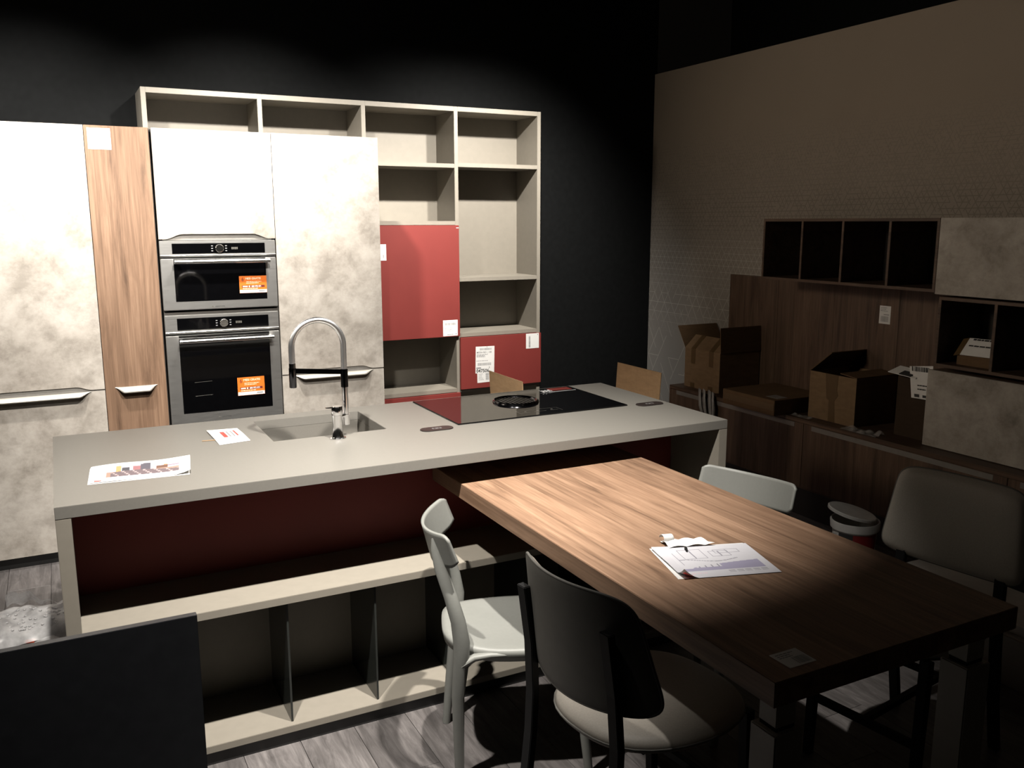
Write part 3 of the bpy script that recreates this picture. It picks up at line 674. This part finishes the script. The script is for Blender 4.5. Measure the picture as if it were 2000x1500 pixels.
# ================================================================== chairs
def plastic_chair(label, loc, rz):
    t = thing('plastic_chair', label, 'chair', loc, rz, 'grey one-piece plastic chairs')
    zs = .458
    def rim(q):
        c, s = math.cos(q), math.sin(q); n = 3.4
        r = (abs(c)**n+abs(s)**n)**(-1/n); x = r*c; y = r*s
        return (x*.215+.015 if x > 0 else x*.262+.015), y*(.205-.03*(x < 0)*abs(x)**2)
    mb = MB(); N = 56; rings = [0., .3, .55, .78, .92, 1.]
    for k in rings:
        for i in range(N):
            x, y = rim(2*math.pi*i/N)
            dish = -.012*(1-k*k) - .012*max(0, k-.9)/.1*.5 - (.014*((x-.12)/.11)**2*k if x > .12 else 0) + .010*k*(max(0, -x-.08)/.13)**2
            mb.v.append((x*k, y*k, zs+dish))
    K = len(rings)
    for k in range(K-1):
        for i in range(N): mb.f.append((k*N+i, k*N+(i+1) % N, (k+1)*N+(i+1) % N, (k+1)*N+i))
    b0 = len(mb.v)
    for dz, sc2 in ((-.014, 1.003), (-.036, .985), (-.036, .93), (-.02, .5), (-.02, 0.0)):
        for i in range(N):
            x, y = rim(2*math.pi*i/N); tz = mb.v[(K-1)*N+i][2]
            mb.v.append((x*sc2, y*sc2, tz+dz))
    for k in range(5):
        for i in range(N):
            a = (K-1)*N+k*N
            mb.f.append((a+i, a+(i+1) % N, a+N+(i+1) % N, a+N+i))
    mb.obj('seat', 'chair', t, smooth='all', local=True, merge=True)
    for s in (1, -1):
        MB().tube([(-.217-.017*s, .168*s, 0), (-.212-.01*s, .174*s, .12), (-.203, .184*s, .30), (-.192, .19*s, .42), (-.19, .19*s, .48), (-.20, .186*s, .55), (-.222, .178*s, .63), (-.252, .150*s, .71), (-.268, .135*s, .77), (-.272, .128*s, .80)],
                  [(.014, .014), (.0165, .0165), (.02, .019), (.025, .020), (.026, .020), (.023, .019), (.021, .017), (.018, .013), (.012, .009), (.005, .004)], 18, ref=(1, 0, 0)).obj('rear_leg', 'chair', t, smooth=True, local=True)
        MB().tube([(.215, .19*s, 0), (.20, .187*s, .14), (.186, .18*s, .32), (.175, .17*s, .43)], [.0135, .016, .019, .023], 18).obj('front_leg', 'chair', t, smooth=True, local=True)
        MB().tube([(-.19, .19*s, .41), (-.15, .193*s, .432), (-.10, .194*s, .438), (.0, .19*s, .437), (.15, .18*s, .432)], [(.012, .02), (.012, .014), (.009, .012), (.007, .01), (.007, .01)], 12).obj('seat_rail', 'chair', t, smooth=True, local=True)
    def band(u, v):
        y = -.2+.4*u; k = abs(2*u-1)
        hgt = .112-.008*k**3; zt = .812+.02*k**2; bow = .078*(1-k**2.1)
        z = zt-hgt*(1-v)
        rnd = max(0, (k-.86)/.14)
        z = z+(rnd**2*.016 if v < .5 else -rnd**2*.016)*abs(2*v-1)
        return (-.212-bow-.028*(v-.5), y, z)
    MB().grid(band, 40, 10).obj('backrest', 'chair', t, smooth='all', local=True, solid=.009)
    return t
plastic_chair('pale grey plastic chair with curved back pulled up beside the island shelves', (.772, -2.522, 0), math.radians(-21.5))
plastic_chair('pale grey plastic chair on far side of table, only its back showing', (1.522, -2.59, 0), math.radians(196))

def padded_chair(label, loc, rz, curv=1.5, wb=.268, n=6.5):
    t = thing('padded_chair', label, 'chair', loc, rz, 'padded chairs with black legs')
    zs = .518
    def rim(q):
        c, s = math.cos(q), math.sin(q); n = 2.6
        r = (abs(c)**n+abs(s)**n)**(-1/n)
        x = r*c; y = r*s
        return x*.245+.03, y*(.232-.03*max(0, -x))
    N = 64; mb = MB(); rows = ((0, .004), (.35, .004), (.7, .0), (.88, -.006), (.97, -.016), (1.0, -.028), (.985, -.04), (.93, -.045), (0, -.045))
    for k, dz in rows:
        for i in range(N):
            x, y = rim(2*math.pi*i/N); mb.v.append((.03+(x-.03)*k, y*k, zs+dz-.010*(1-min(1, k))))
    for k in range(len(rows)-1):
        for i in range(N): mb.f.append((k*N+i, k*N+(i+1) % N, (k+1)*N+(i+1) % N, (k+1)*N+i))
    seat = mb.obj('seat', 'hide', t, smooth='all', local=True, merge=True)
    MB().tube([(.03+(rim(2*math.pi*i/40)[0]-.03)*1.002, rim(2*math.pi*i/40)[1]*1.002, zs-.03) for i in range(41)], .003, 8, cap=False).obj('piping', 'hideback', seat, smooth='all', local=True)
    # backrest: rounded trapezoid, curved in plan
    zb, zt, wt = .612, .912, .212
    def shell(off, pad):
        m = MB(); nu, nv = 36, 26
        def fn(u, v):
            a, b = 2*u-1, 2*v-1
            # superellipse square-to-rounded mapping
            r = max(abs(a), abs(b))
            if r > 1e-6:
                L = (abs(a/r)**n+abs(b/r)**n)**(1/n); a2, b2 = a/L, b/L
            else: a2, b2 = 0, 0
            wdt = wb+(wt-wb)*((b2+1)/2)**.9
            y = a2*wdt; z = (zb+zt)/2+b2*(zt-zb)/2-.03*(1-b2)*.5*(1-(a2)**2)*.6
            edge = max(0, 1-r**6)
            x = -.246-.10*((z-zb)/(zt-zb))*.35+curv*y*y+off+pad*edge**.5
            return (x, y, z)
        return m.grid(fn, nu, nv)
    front = shell(-.004, .022); back = shell(-.010, -.004)
    bk = back.obj('back_shell', 'hideback', t, smooth='all', local=True)
    fr = front.obj('back_cushion', 'hide', t, smooth='all', local=True)
    nu, nv = 36, 26; idx = [j*(nu+1)+i for j, i in [(0, i) for i in range(nu)]+[(j, nu) for j in range(nv)]+[(nv, i) for i in range(nu, 0, -1)]+[(j, 0) for j in range(nv, 0, -1)]]
    m = MB(); n = len(idx)
    m.v = [front.v[i] for i in idx]+[back.v[i] for i in idx]; m.f = [(k, (k+1) % n, n+(k+1) % n, n+k) for k in range(n)]
    m.obj('seam_edge', 'hide', bk, smooth='all', local=True)
    MB().tube([tuple(Vector(front.v[i])*.5+Vector(back.v[i])*.5) for i in idx+idx[:1]], .004, 8, cap=False).obj('piping', 'hideback', fr, smooth='all', local=True)
    for s in (1, -1):
        p = [(-.29, .178*s, 0), (-.252, .176*s, .18), (-.23, .174*s, .40), (-.226, .172*s, .52), (-.235, .168*s, .66), (-.256, .166*s, .80), (-.26, .166*s, .825)]
        m = MB()
        for (x, y, z) in p:
            d = .011; wd = .017
            m.v += [(x-d, y-wd, z), (x+d, y-wd, z), (x+d, y+wd, z), (x-d, y+wd, z)]
        for k in range(len(p)-1):
            for i in range(4): m.f.append((k*4+i, k*4+(i+1) % 4, k*4+4+(i+1) % 4, k*4+4+i))
        m.f += [(3, 2, 1, 0), tuple(len(p)*4-4+i for i in range(4))]
        m.obj('rear_leg', 'metal', t, local=True, bevel=.002)
        MB().hexa([(.225, s*.182-.014, 0), (.25, s*.182-.014, 0), (.25, s*.182+.014, 0), (.225, s*.182+.014, 0)], [(.205, s*.182-.016, .48), (.235, s*.182-.016, .48), (.235, s*.182+.016, .48), (.205, s*.182+.016, .48)]).obj('front_leg', 'metal', t, local=True, bevel=.002)
    MB().box(.215, .235, -.18, .18, .19, .215).obj('front_stretcher', 'metal', t, local=True, bevel=.002)
    MB().box(-.242, -.226, -.18, .18, .19, .215).obj('rear_stretcher', 'metal', t, local=True, bevel=.002)
    MB().box(-.235, .225, -.011, .011, .192, .213).obj('middle_stretcher', 'metal', t, local=True, bevel=.002)
    for x in (-.1, .16): MB().box(x-.011, x+.011, -.14, .14, .445, .472).obj('seat_beam', 'metal', t, local=True, bevel=.002)
    return t
padded_chair('padded taupe chair with dark legs seen from behind in the foreground', (.804, -3.166, 0), math.radians(7))
padded_chair('padded taupe chair on far right side of table facing the viewer', (1.885, -3.15, 0), math.radians(189), .6, .25, 8.)

# ================================================================== foreground black panel, floor litter
pn = MB().box(-2.2, -.247, -2.75, -2.728, 0, .79).obj('black_counter_panel', 'panel', bevel=.001)
tag(pn, 'low matt black panel standing upright in the left foreground', 'panel')
rb = random.Random(3)
def heap(u, v):
    x = -1.05+.50*u; y = -.94+.34*v
    prof = math.sin(math.pi*min(1, max(0, v)))**.6
    z = .008+.13*prof*(.75+.25*math.sin(5*u+1))+.012*math.sin(15*u+7*v)*prof+.006*math.sin(31*u-19*v)*prof
    return (x, y+.02*math.sin(11*u), max(.004, z))
tW = thing('bubble_wrap', 'crumpled translucent bubble wrap heap on the floor beside the island', 'bubble wrap', (-.8, -.8, 0))
MB().grid(heap, 60, 30).obj('rolled_sheet', 'wrap', tW, smooth=True)
def flap_(u, v):
    x = -.80+.24*u; y = -.70-.05*v+.03*math.sin(6*u); z = .09+.075*v*(.6+.4*math.sin(4*u+1))+.01*math.sin(20*u)
    return (x, y, z)
MB().grid(flap_, 24, 8).obj('loose_sheet', 'wrap', tW, smooth=True)
MB().grid(lambda u, v: (-.70+.13*u+.02*v, -.93-.055*v*(1-.5*u), .005+.018*math.sin(3*u)*(1-v)), 14, 6).obj('torn_tail', 'wrap', tW, smooth=True)
bb = MB()
for k in range(90):
    u, v = rb.random(), rb.uniform(.15, .6); x, y, z = heap(u, v); bb.lathe([(.007, 0), (.006, .003), (.0, .0045)], 7, (x, y-.002, z))
bo = bb.obj('bubbles', 'wrap', tW, smooth='all'); bo['kind'] = 'stuff'
tag(MB().hexa([(-.735, -.91, .001), (-.70, -.918, .001), (-.693, -.89, .001), (-.73, -.884, .001)], [(-.735, -.91, .005), (-.70, -.918, .009), (-.693, -.89, .007), (-.73, -.884, .004)]).obj('orange_scrap', 'orangep'), 'tiny orange-red scrap on floor before the bubble wrap', 'scrap')

# ================================================================== open carton behind the island
def carton(name, label, x0, x1, y0, y1, z0, z1, m='card', t=.005, group=None):
    c = thing(name, label, 'box', ((x0+x1)/2, (y0+y1)/2, z0), group=group)
    mb = MB(); mb.box(x0, x0+t, y0, y1, z0, z1).box(x1-t, x1, y0, y1, z0, z1).box(x0+t, x1-t, y0, y0+t, z0, z1).box(x0+t, x1-t, y1-t, y1, z0, z1).box(x0+t, x1-t, y0+t, y1-t, z0, z0+t)
    mb.obj('walls', m, c)
    return c
def flap(c, p0, p1, d, m='card', t=.005):
    """flap hinged on p0-p1, free edge offset by d (taper kept square)"""
    a, b, d = Vector(p0), Vector(p1), Vector(d); n = (b-a).cross(d).normalized()*t
    return MB().hexa([a, b, b+d, a+d], [a+n, b+n, b+d+n, a+d+n]).obj('flap', m, c)
cA = carton('open_carton', 'large open cardboard carton on the floor behind the island', 1.62, 2.38, -1.1, -.64, 0, .62)
flap(cA, (1.62, -1.0, .62), (1.62, -.61, .62), (-.02, 0, .325)); flap(cA, (2.38, -1.11, .62), (2.38, -.69, .62), (.02, 0, .325))

# ================================================================== right-hand wall furniture
WX = 3.807
tV = thing('wood_wall_panel', 'dark walnut back panel on the patterned right wall with white sticker', 'wall panel', (WX-.01, -1.0, .61))
y_ = -.049; k = 0
while y_ > -1.97:
    e = max(y_-.48, -1.985); box('board', 'walnut_r', tV, WX-.02, WX-.001, e+.0006, y_-.0006, .612, 1.388, bevel=.0008); y_ = e; k += 1
F = Face((WX-.0202, -1.352, 1.168), (0, -1, 0), ZU); st = F.sheet(.078, .105, tV)
mb = MB(); F.bars(mb, .012, .066, .012, .045, .001, True, 18); F.lines(mb, .008, .07, .095, 3, .003, .006, .001); F.rect(mb, .03, .068, .052, .056, .001); mb.obj('print', 'ink', st)
d = .35; UX = WX-d
def open_unit(label, y0, y1, z0, z1, divs, mat='walnut_d', t=.016):
    u = thing('open_wall_unit', label, 'shelf unit', (WX-d/2, (y0+y1)/2, z0))
    box('top_board', mat, u, UX, WX-.001, y1, y0, z1-t, z1); box('bottom_board', mat, u, UX, WX-.001, y1, y0, z0, z0+t)
    for y in [y0-t/2]+divs+[y1+t/2]: box('upright', mat, u, UX, WX-.001, y-t/2, y+t/2, z0+t, z1-t)
    box('back_board', 'inner', u, WX-.012, WX-.001, y1+t, y0-t, z0+t, z1-t, bevel=0)
    return u
open_unit('dark brown wall unit with four open compartments under the patterned wallpaper', -.71, -1.952, 1.402, 1.773, [-1.033, -1.338, -1.655])
def front_unit(label, y0, y1, z0, z1, m):
    u = thing('wall_cabinet', label, 'cabinet', (WX-d/2, (y0+y1)/2, z0))
    box('carcass', 'walnut_d', u, UX+.02, WX-.001, y1+.002, y0-.002, z0+.002, z1-.002, bevel=0); box('door', m, u, UX, UX+.019, y1, y0, z0, z1)
    return u
front_unit('upper concrete-fronted wall cabinet at the right edge', -1.954, -2.92, 1.394, 1.773, 'concrete2')
open_unit('dark open double shelf between the two concrete-fronted wall cabinets', -1.982, -2.62, 1.03, 1.383, [-2.29])
front_unit('lower concrete-fronted cabinet resting above the low sideboard', -1.955, -3.1, .612, 1.008, 'concrete')
BX = WX-.45
tU = thing('low_sideboard', 'long low dark walnut sideboard along the patterned right wall', 'sideboard', (3.58, -1.9, 0))
box('top_board', 'walnut_d', tU, BX, WX-.001, -3.8, .053, .585, .609); box('body', 'inner', tU, BX+.03, WX-.001, -3.8, .05, .2, .584, bevel=0)
box('end_panel', 'walnut_d', tU, BX, WX-.001, .035, .053, .2, .585); box('bottom_board', 'walnut_d', tU, BX+.012, WX-.001, -3.8, .035, .185, .2)
for y0, y1 in ((.034, -1.229), (-1.232, -2.494), (-2.497, -3.76)):
    dr = box('door', 'walnut_r', tU, BX+.002, BX+.022, y1, y0, .2, .583); box('grip_profile', 'groove', tU, BX+.0005, BX+.004, y1+.07, y0-.06, .552, .58, bevel=.0008)
box('plinth', 'plinth', tU, BX+.06, BX+.08, -3.8, .03, 0, .185, bevel=0)
F = Face((BX+.0018, -2.035, .49), (0, -1, 0), ZU); F.sheet(.035, .03, tU)

# cartons on the sideboard
zt = .609
cB = carton('open_carton', 'upright brown carton with two tape strips standing at sideboard left end', 3.43, 3.78, -.39, -.02, zt, .885, 'card_dim')
flap(cB, (3.43, -.39, .885), (3.43, -.02, .885), (.09, 0, .085), 'card_dim'); flap(cB, (3.78, -.02, .885), (3.43, -.02, .885), (.02, .115, .14), 'card2'); flap(cB, (3.43, -.39, .885), (3.78, -.39, .885), (0, .01, .17), 'card2')
for yy in (-.11, -.30):
    MB().box(3.4285, 3.43, yy-.022, yy+.022, .78, .885).obj('tape_strip', 'tape', cB); MB().box(3.4285, 3.43, yy-.022, yy+.022, zt, zt+.035).obj('tape_strip', 'tape', cB)
    n = Vector((-.085, 0, .09)).normalized()*.0015
    a = [(3.43, yy-.022, .885), (3.43, yy+.022, .885), (3.52, yy+.022, .97), (3.52, yy-.022, .97)]
    MB().hexa(a, [tuple(Vector(p)+n) for p in a]).obj('tape_strip', 'tape', cB)
cC = thing('flat_carton', 'flat closed cardboard carton overhanging the sideboard edge', 'box', (3.47, -.85, zt))
box('body', 'card2', cC, 3.262, 3.70, -1.085, -.625, zt, .703, bevel=.002)
MB().box(3.2605, 3.262, -1.08, -.63, .64, .68).obj('tape_strip', 'tape', cC); MB().box(3.32, 3.40, -1.05, -.95, .703, .704).obj('sticker', 'grey', cC)
cD = carton('open_carton', 'square brown carton with raised dark flap in middle of the sideboard', 3.45, 3.78, -1.515, -1.172, zt, .887, 'card_dim')
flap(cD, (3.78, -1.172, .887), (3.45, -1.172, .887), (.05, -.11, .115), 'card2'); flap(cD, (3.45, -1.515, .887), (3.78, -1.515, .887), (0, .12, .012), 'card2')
MB().prism([(-1.375, zt), (-1.325, zt), (-1.325, .735), (-1.305, .74), (-1.29, .887), (-1.385, .887), (-1.38, .80), (-1.39, .77), (-1.365, .735)], 3.4485, 3.45, 'x').obj('tape_strip', 'tape', cD)
# printed white sleeve behind it
tE = thing('printed_carton_sleeve', 'torn white printed carton piece beside the lower concrete cabinet', 'carton piece', (3.6, -1.82, zt))
MB().hexa([(3.50, -1.835, .835), (3.50, -1.97, .84), (3.503, -1.97, .84), (3.503, -1.835, .835)], [(3.50, -1.81, 1.0), (3.50, -1.95, 1.02), (3.503, -1.95, 1.02), (3.503, -1.81, 1.0)]).obj('sleeve_side', 'white', tE)
MB().hexa([(3.47, -1.70, .955), (3.49, -1.86, .94), (3.56, -1.87, .97), (3.54, -1.72, .985)], [(3.47, -1.70, .958), (3.49, -1.86, .943), (3.56, -1.87, .973), (3.54, -1.72, .988)]).obj('torn_flap', 'white', tE)
MB().hexa([(3.476, -1.765, .953), (3.482, -1.83, .947), (3.515, -1.84, .962), (3.51, -1.775, .968)], [(3.476, -1.765, .9565), (3.482, -1.83, .9505), (3.515, -1.84, .9655), (3.51, -1.775, .9715)]).obj('dark_print', 'inkd', tE)
mb = MB(); F = Face((3.4985, -1.835, .838), (0, -1, .05), (0, .12, 1))
F.lines(mb, .04, .12, .07, 2, .006, .014, .0005, 3); F.rect(mb, .02, .05, .004, .02, .0005); F.rect(mb, .07, .11, .004, .018, .0005); F.bars(mb, .01, .12, .14, .165, .0005, True, 9); mb.obj('print', 'inkd', tE)
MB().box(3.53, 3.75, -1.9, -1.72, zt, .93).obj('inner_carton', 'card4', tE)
# small box in the open shelf
tG = thing('small_box', 'small brown box with white printed lid inside the open double shelf', 'box', (3.6, -2.15, 1.046))
box('body', 'card2', tG, 3.52, 3.72, -2.255, -2.065, 1.046, 1.098)
MB().hexa([(3.515, -2.262, 1.1), (3.515, -2.085, 1.096), (3.585, -2.085, 1.176), (3.585, -2.262, 1.18)], [(3.511, -2.262, 1.102), (3.511, -2.085, 1.098), (3.581, -2.085, 1.178), (3.581, -2.262, 1.182)]).obj('lid', 'white', tG)
MB().hexa([(3.515, -2.085, 1.096), (3.515, -2.05, 1.087), (3.585, -2.05, 1.168), (3.585, -2.085, 1.176)], [(3.511, -2.085, 1.098), (3.511, -2.05, 1.089), (3.581, -2.05, 1.17), (3.581, -2.085, 1.178)]).obj('lid_edge', 'tape', tG)
F = Face((3.5108, -2.09, 1.0995), (0, -1, .02), (.07, 0, .08)); mb = MB(); F.lines(mb, .015, .165, .062, 1, .008, .004, .0008, 4); F.lines(mb, .02, .16, .102, 1, .01, .004, .0008, 9); mb.obj('print', 'inkd', tG)
# grey wrapped coil hanging over the sideboard front
tJ = thing('wrapped_cable_coil', 'grey plastic-wrapped coil hanging over the sideboard front edge', 'coil', (3.34, -.42, .5))
for k, (y0, r0) in enumerate(((-.30, .020), (-.345, .022), (-.40, .024), (-.435, .016))):
    MB().tube([(3.352, y0+.02, .622), (3.345, y0, .622), (3.334, y0-.012, .585), (3.328, y0-.03, .53), (3.333, y0-.055+.01*k, .46), (3.342, y0-.05, .40)], [(.006, r0), (.008, r0), (.01, r0), (.012, r0*.9), (.01, r0*.7), (.006, r0*.4)], 12, ref=(1, 0, 0)).obj('strand', 'grey', tJ, smooth=True)
# film scraps on the sideboard
def scrap(label, x, y, z, sx, sy, h, s):
    tag(MB().grid(lambda u, v: (x+sx*u, y-sy*v, z+.002+h*abs(math.sin(6*u+s)*math.cos(9*v+s)+.5*math.sin(15*v))*math.sin(math.pi*u)), 16, 22).obj('film_scrap', 'filmc', smooth=True), label, 'plastic scrap')
scrap('larger crumpled clear film by front of the square carton', 3.36, -1.50, zt, .09, .24, .022, 1.)
scrap('thin clear film strip under left corner of the square carton', 3.375, -1.10, zt, .06, .15, .01, 2.)
# bucket
bc = (3.02, -1.94, 0)
tB2 = thing('paint_bucket', 'white plastic bucket with red and black label on floor by sideboard', 'bucket', bc)
MB().lathe([(.0, .002), (.092, .0), (.094, .004), (.108, .225), (.118, .226), (.121, .262), (.118, .268), (.112, .266), (.108, .235), (.09, .03), (.0, .03)], 48, bc).obj('pail', 'pvc', tB2, smooth=True)
def wrapq(q0, q1, z0, z1, m, nm):
    def fn(u, v):
        q = q0+(q1-q0)*u; z = z0+(z1-z0)*v; r = .094+.014*z/.225+.0012; return (bc[0]+r*math.cos(q), bc[1]+r*math.sin(q), z)
    return MB().grid(fn, 16, 2).obj(nm, m, tB2, smooth='all')
wrapq(math.radians(178), math.radians(218), .03, .215, 'inkd', 'black_label'); rl = wrapq(math.radians(218), math.radians(292), .03, .215, 'redd', 'red_label')
lid = MB().lathe([(.0, 0), (.112, 0), (.12, -.004), (.121, .008), (.116, .012), (.11, .007), (.0, .006)], 48, (0, 0, 0))
rotm = Matrix.Translation((bc[0]-.005, bc[1]+.02, .296)) @ Matrix.Rotation(math.radians(13), 4, Vector((.6, .8, 0)))
lid.v = [tuple(rotm @ Vector(v)) for v in lid.v]; lid.obj('lid', 'pvc', tB2, smooth=True)
# pale flat pack lying by the sideboard
tK = thing('flat_pack_parcel', 'pale grey flat pack lying on the floor behind right padded chair', 'parcel', (2.75, -2.8, 0))
box('wrapped_boards', 'leg', tK, 2.62, 2.98, -3.6, -2.42, 0, .2, bevel=.004); box('upper_board', 'pvc', tK, 2.66, 2.98, -3.6, -2.40, .2, .235, bevel=.003)
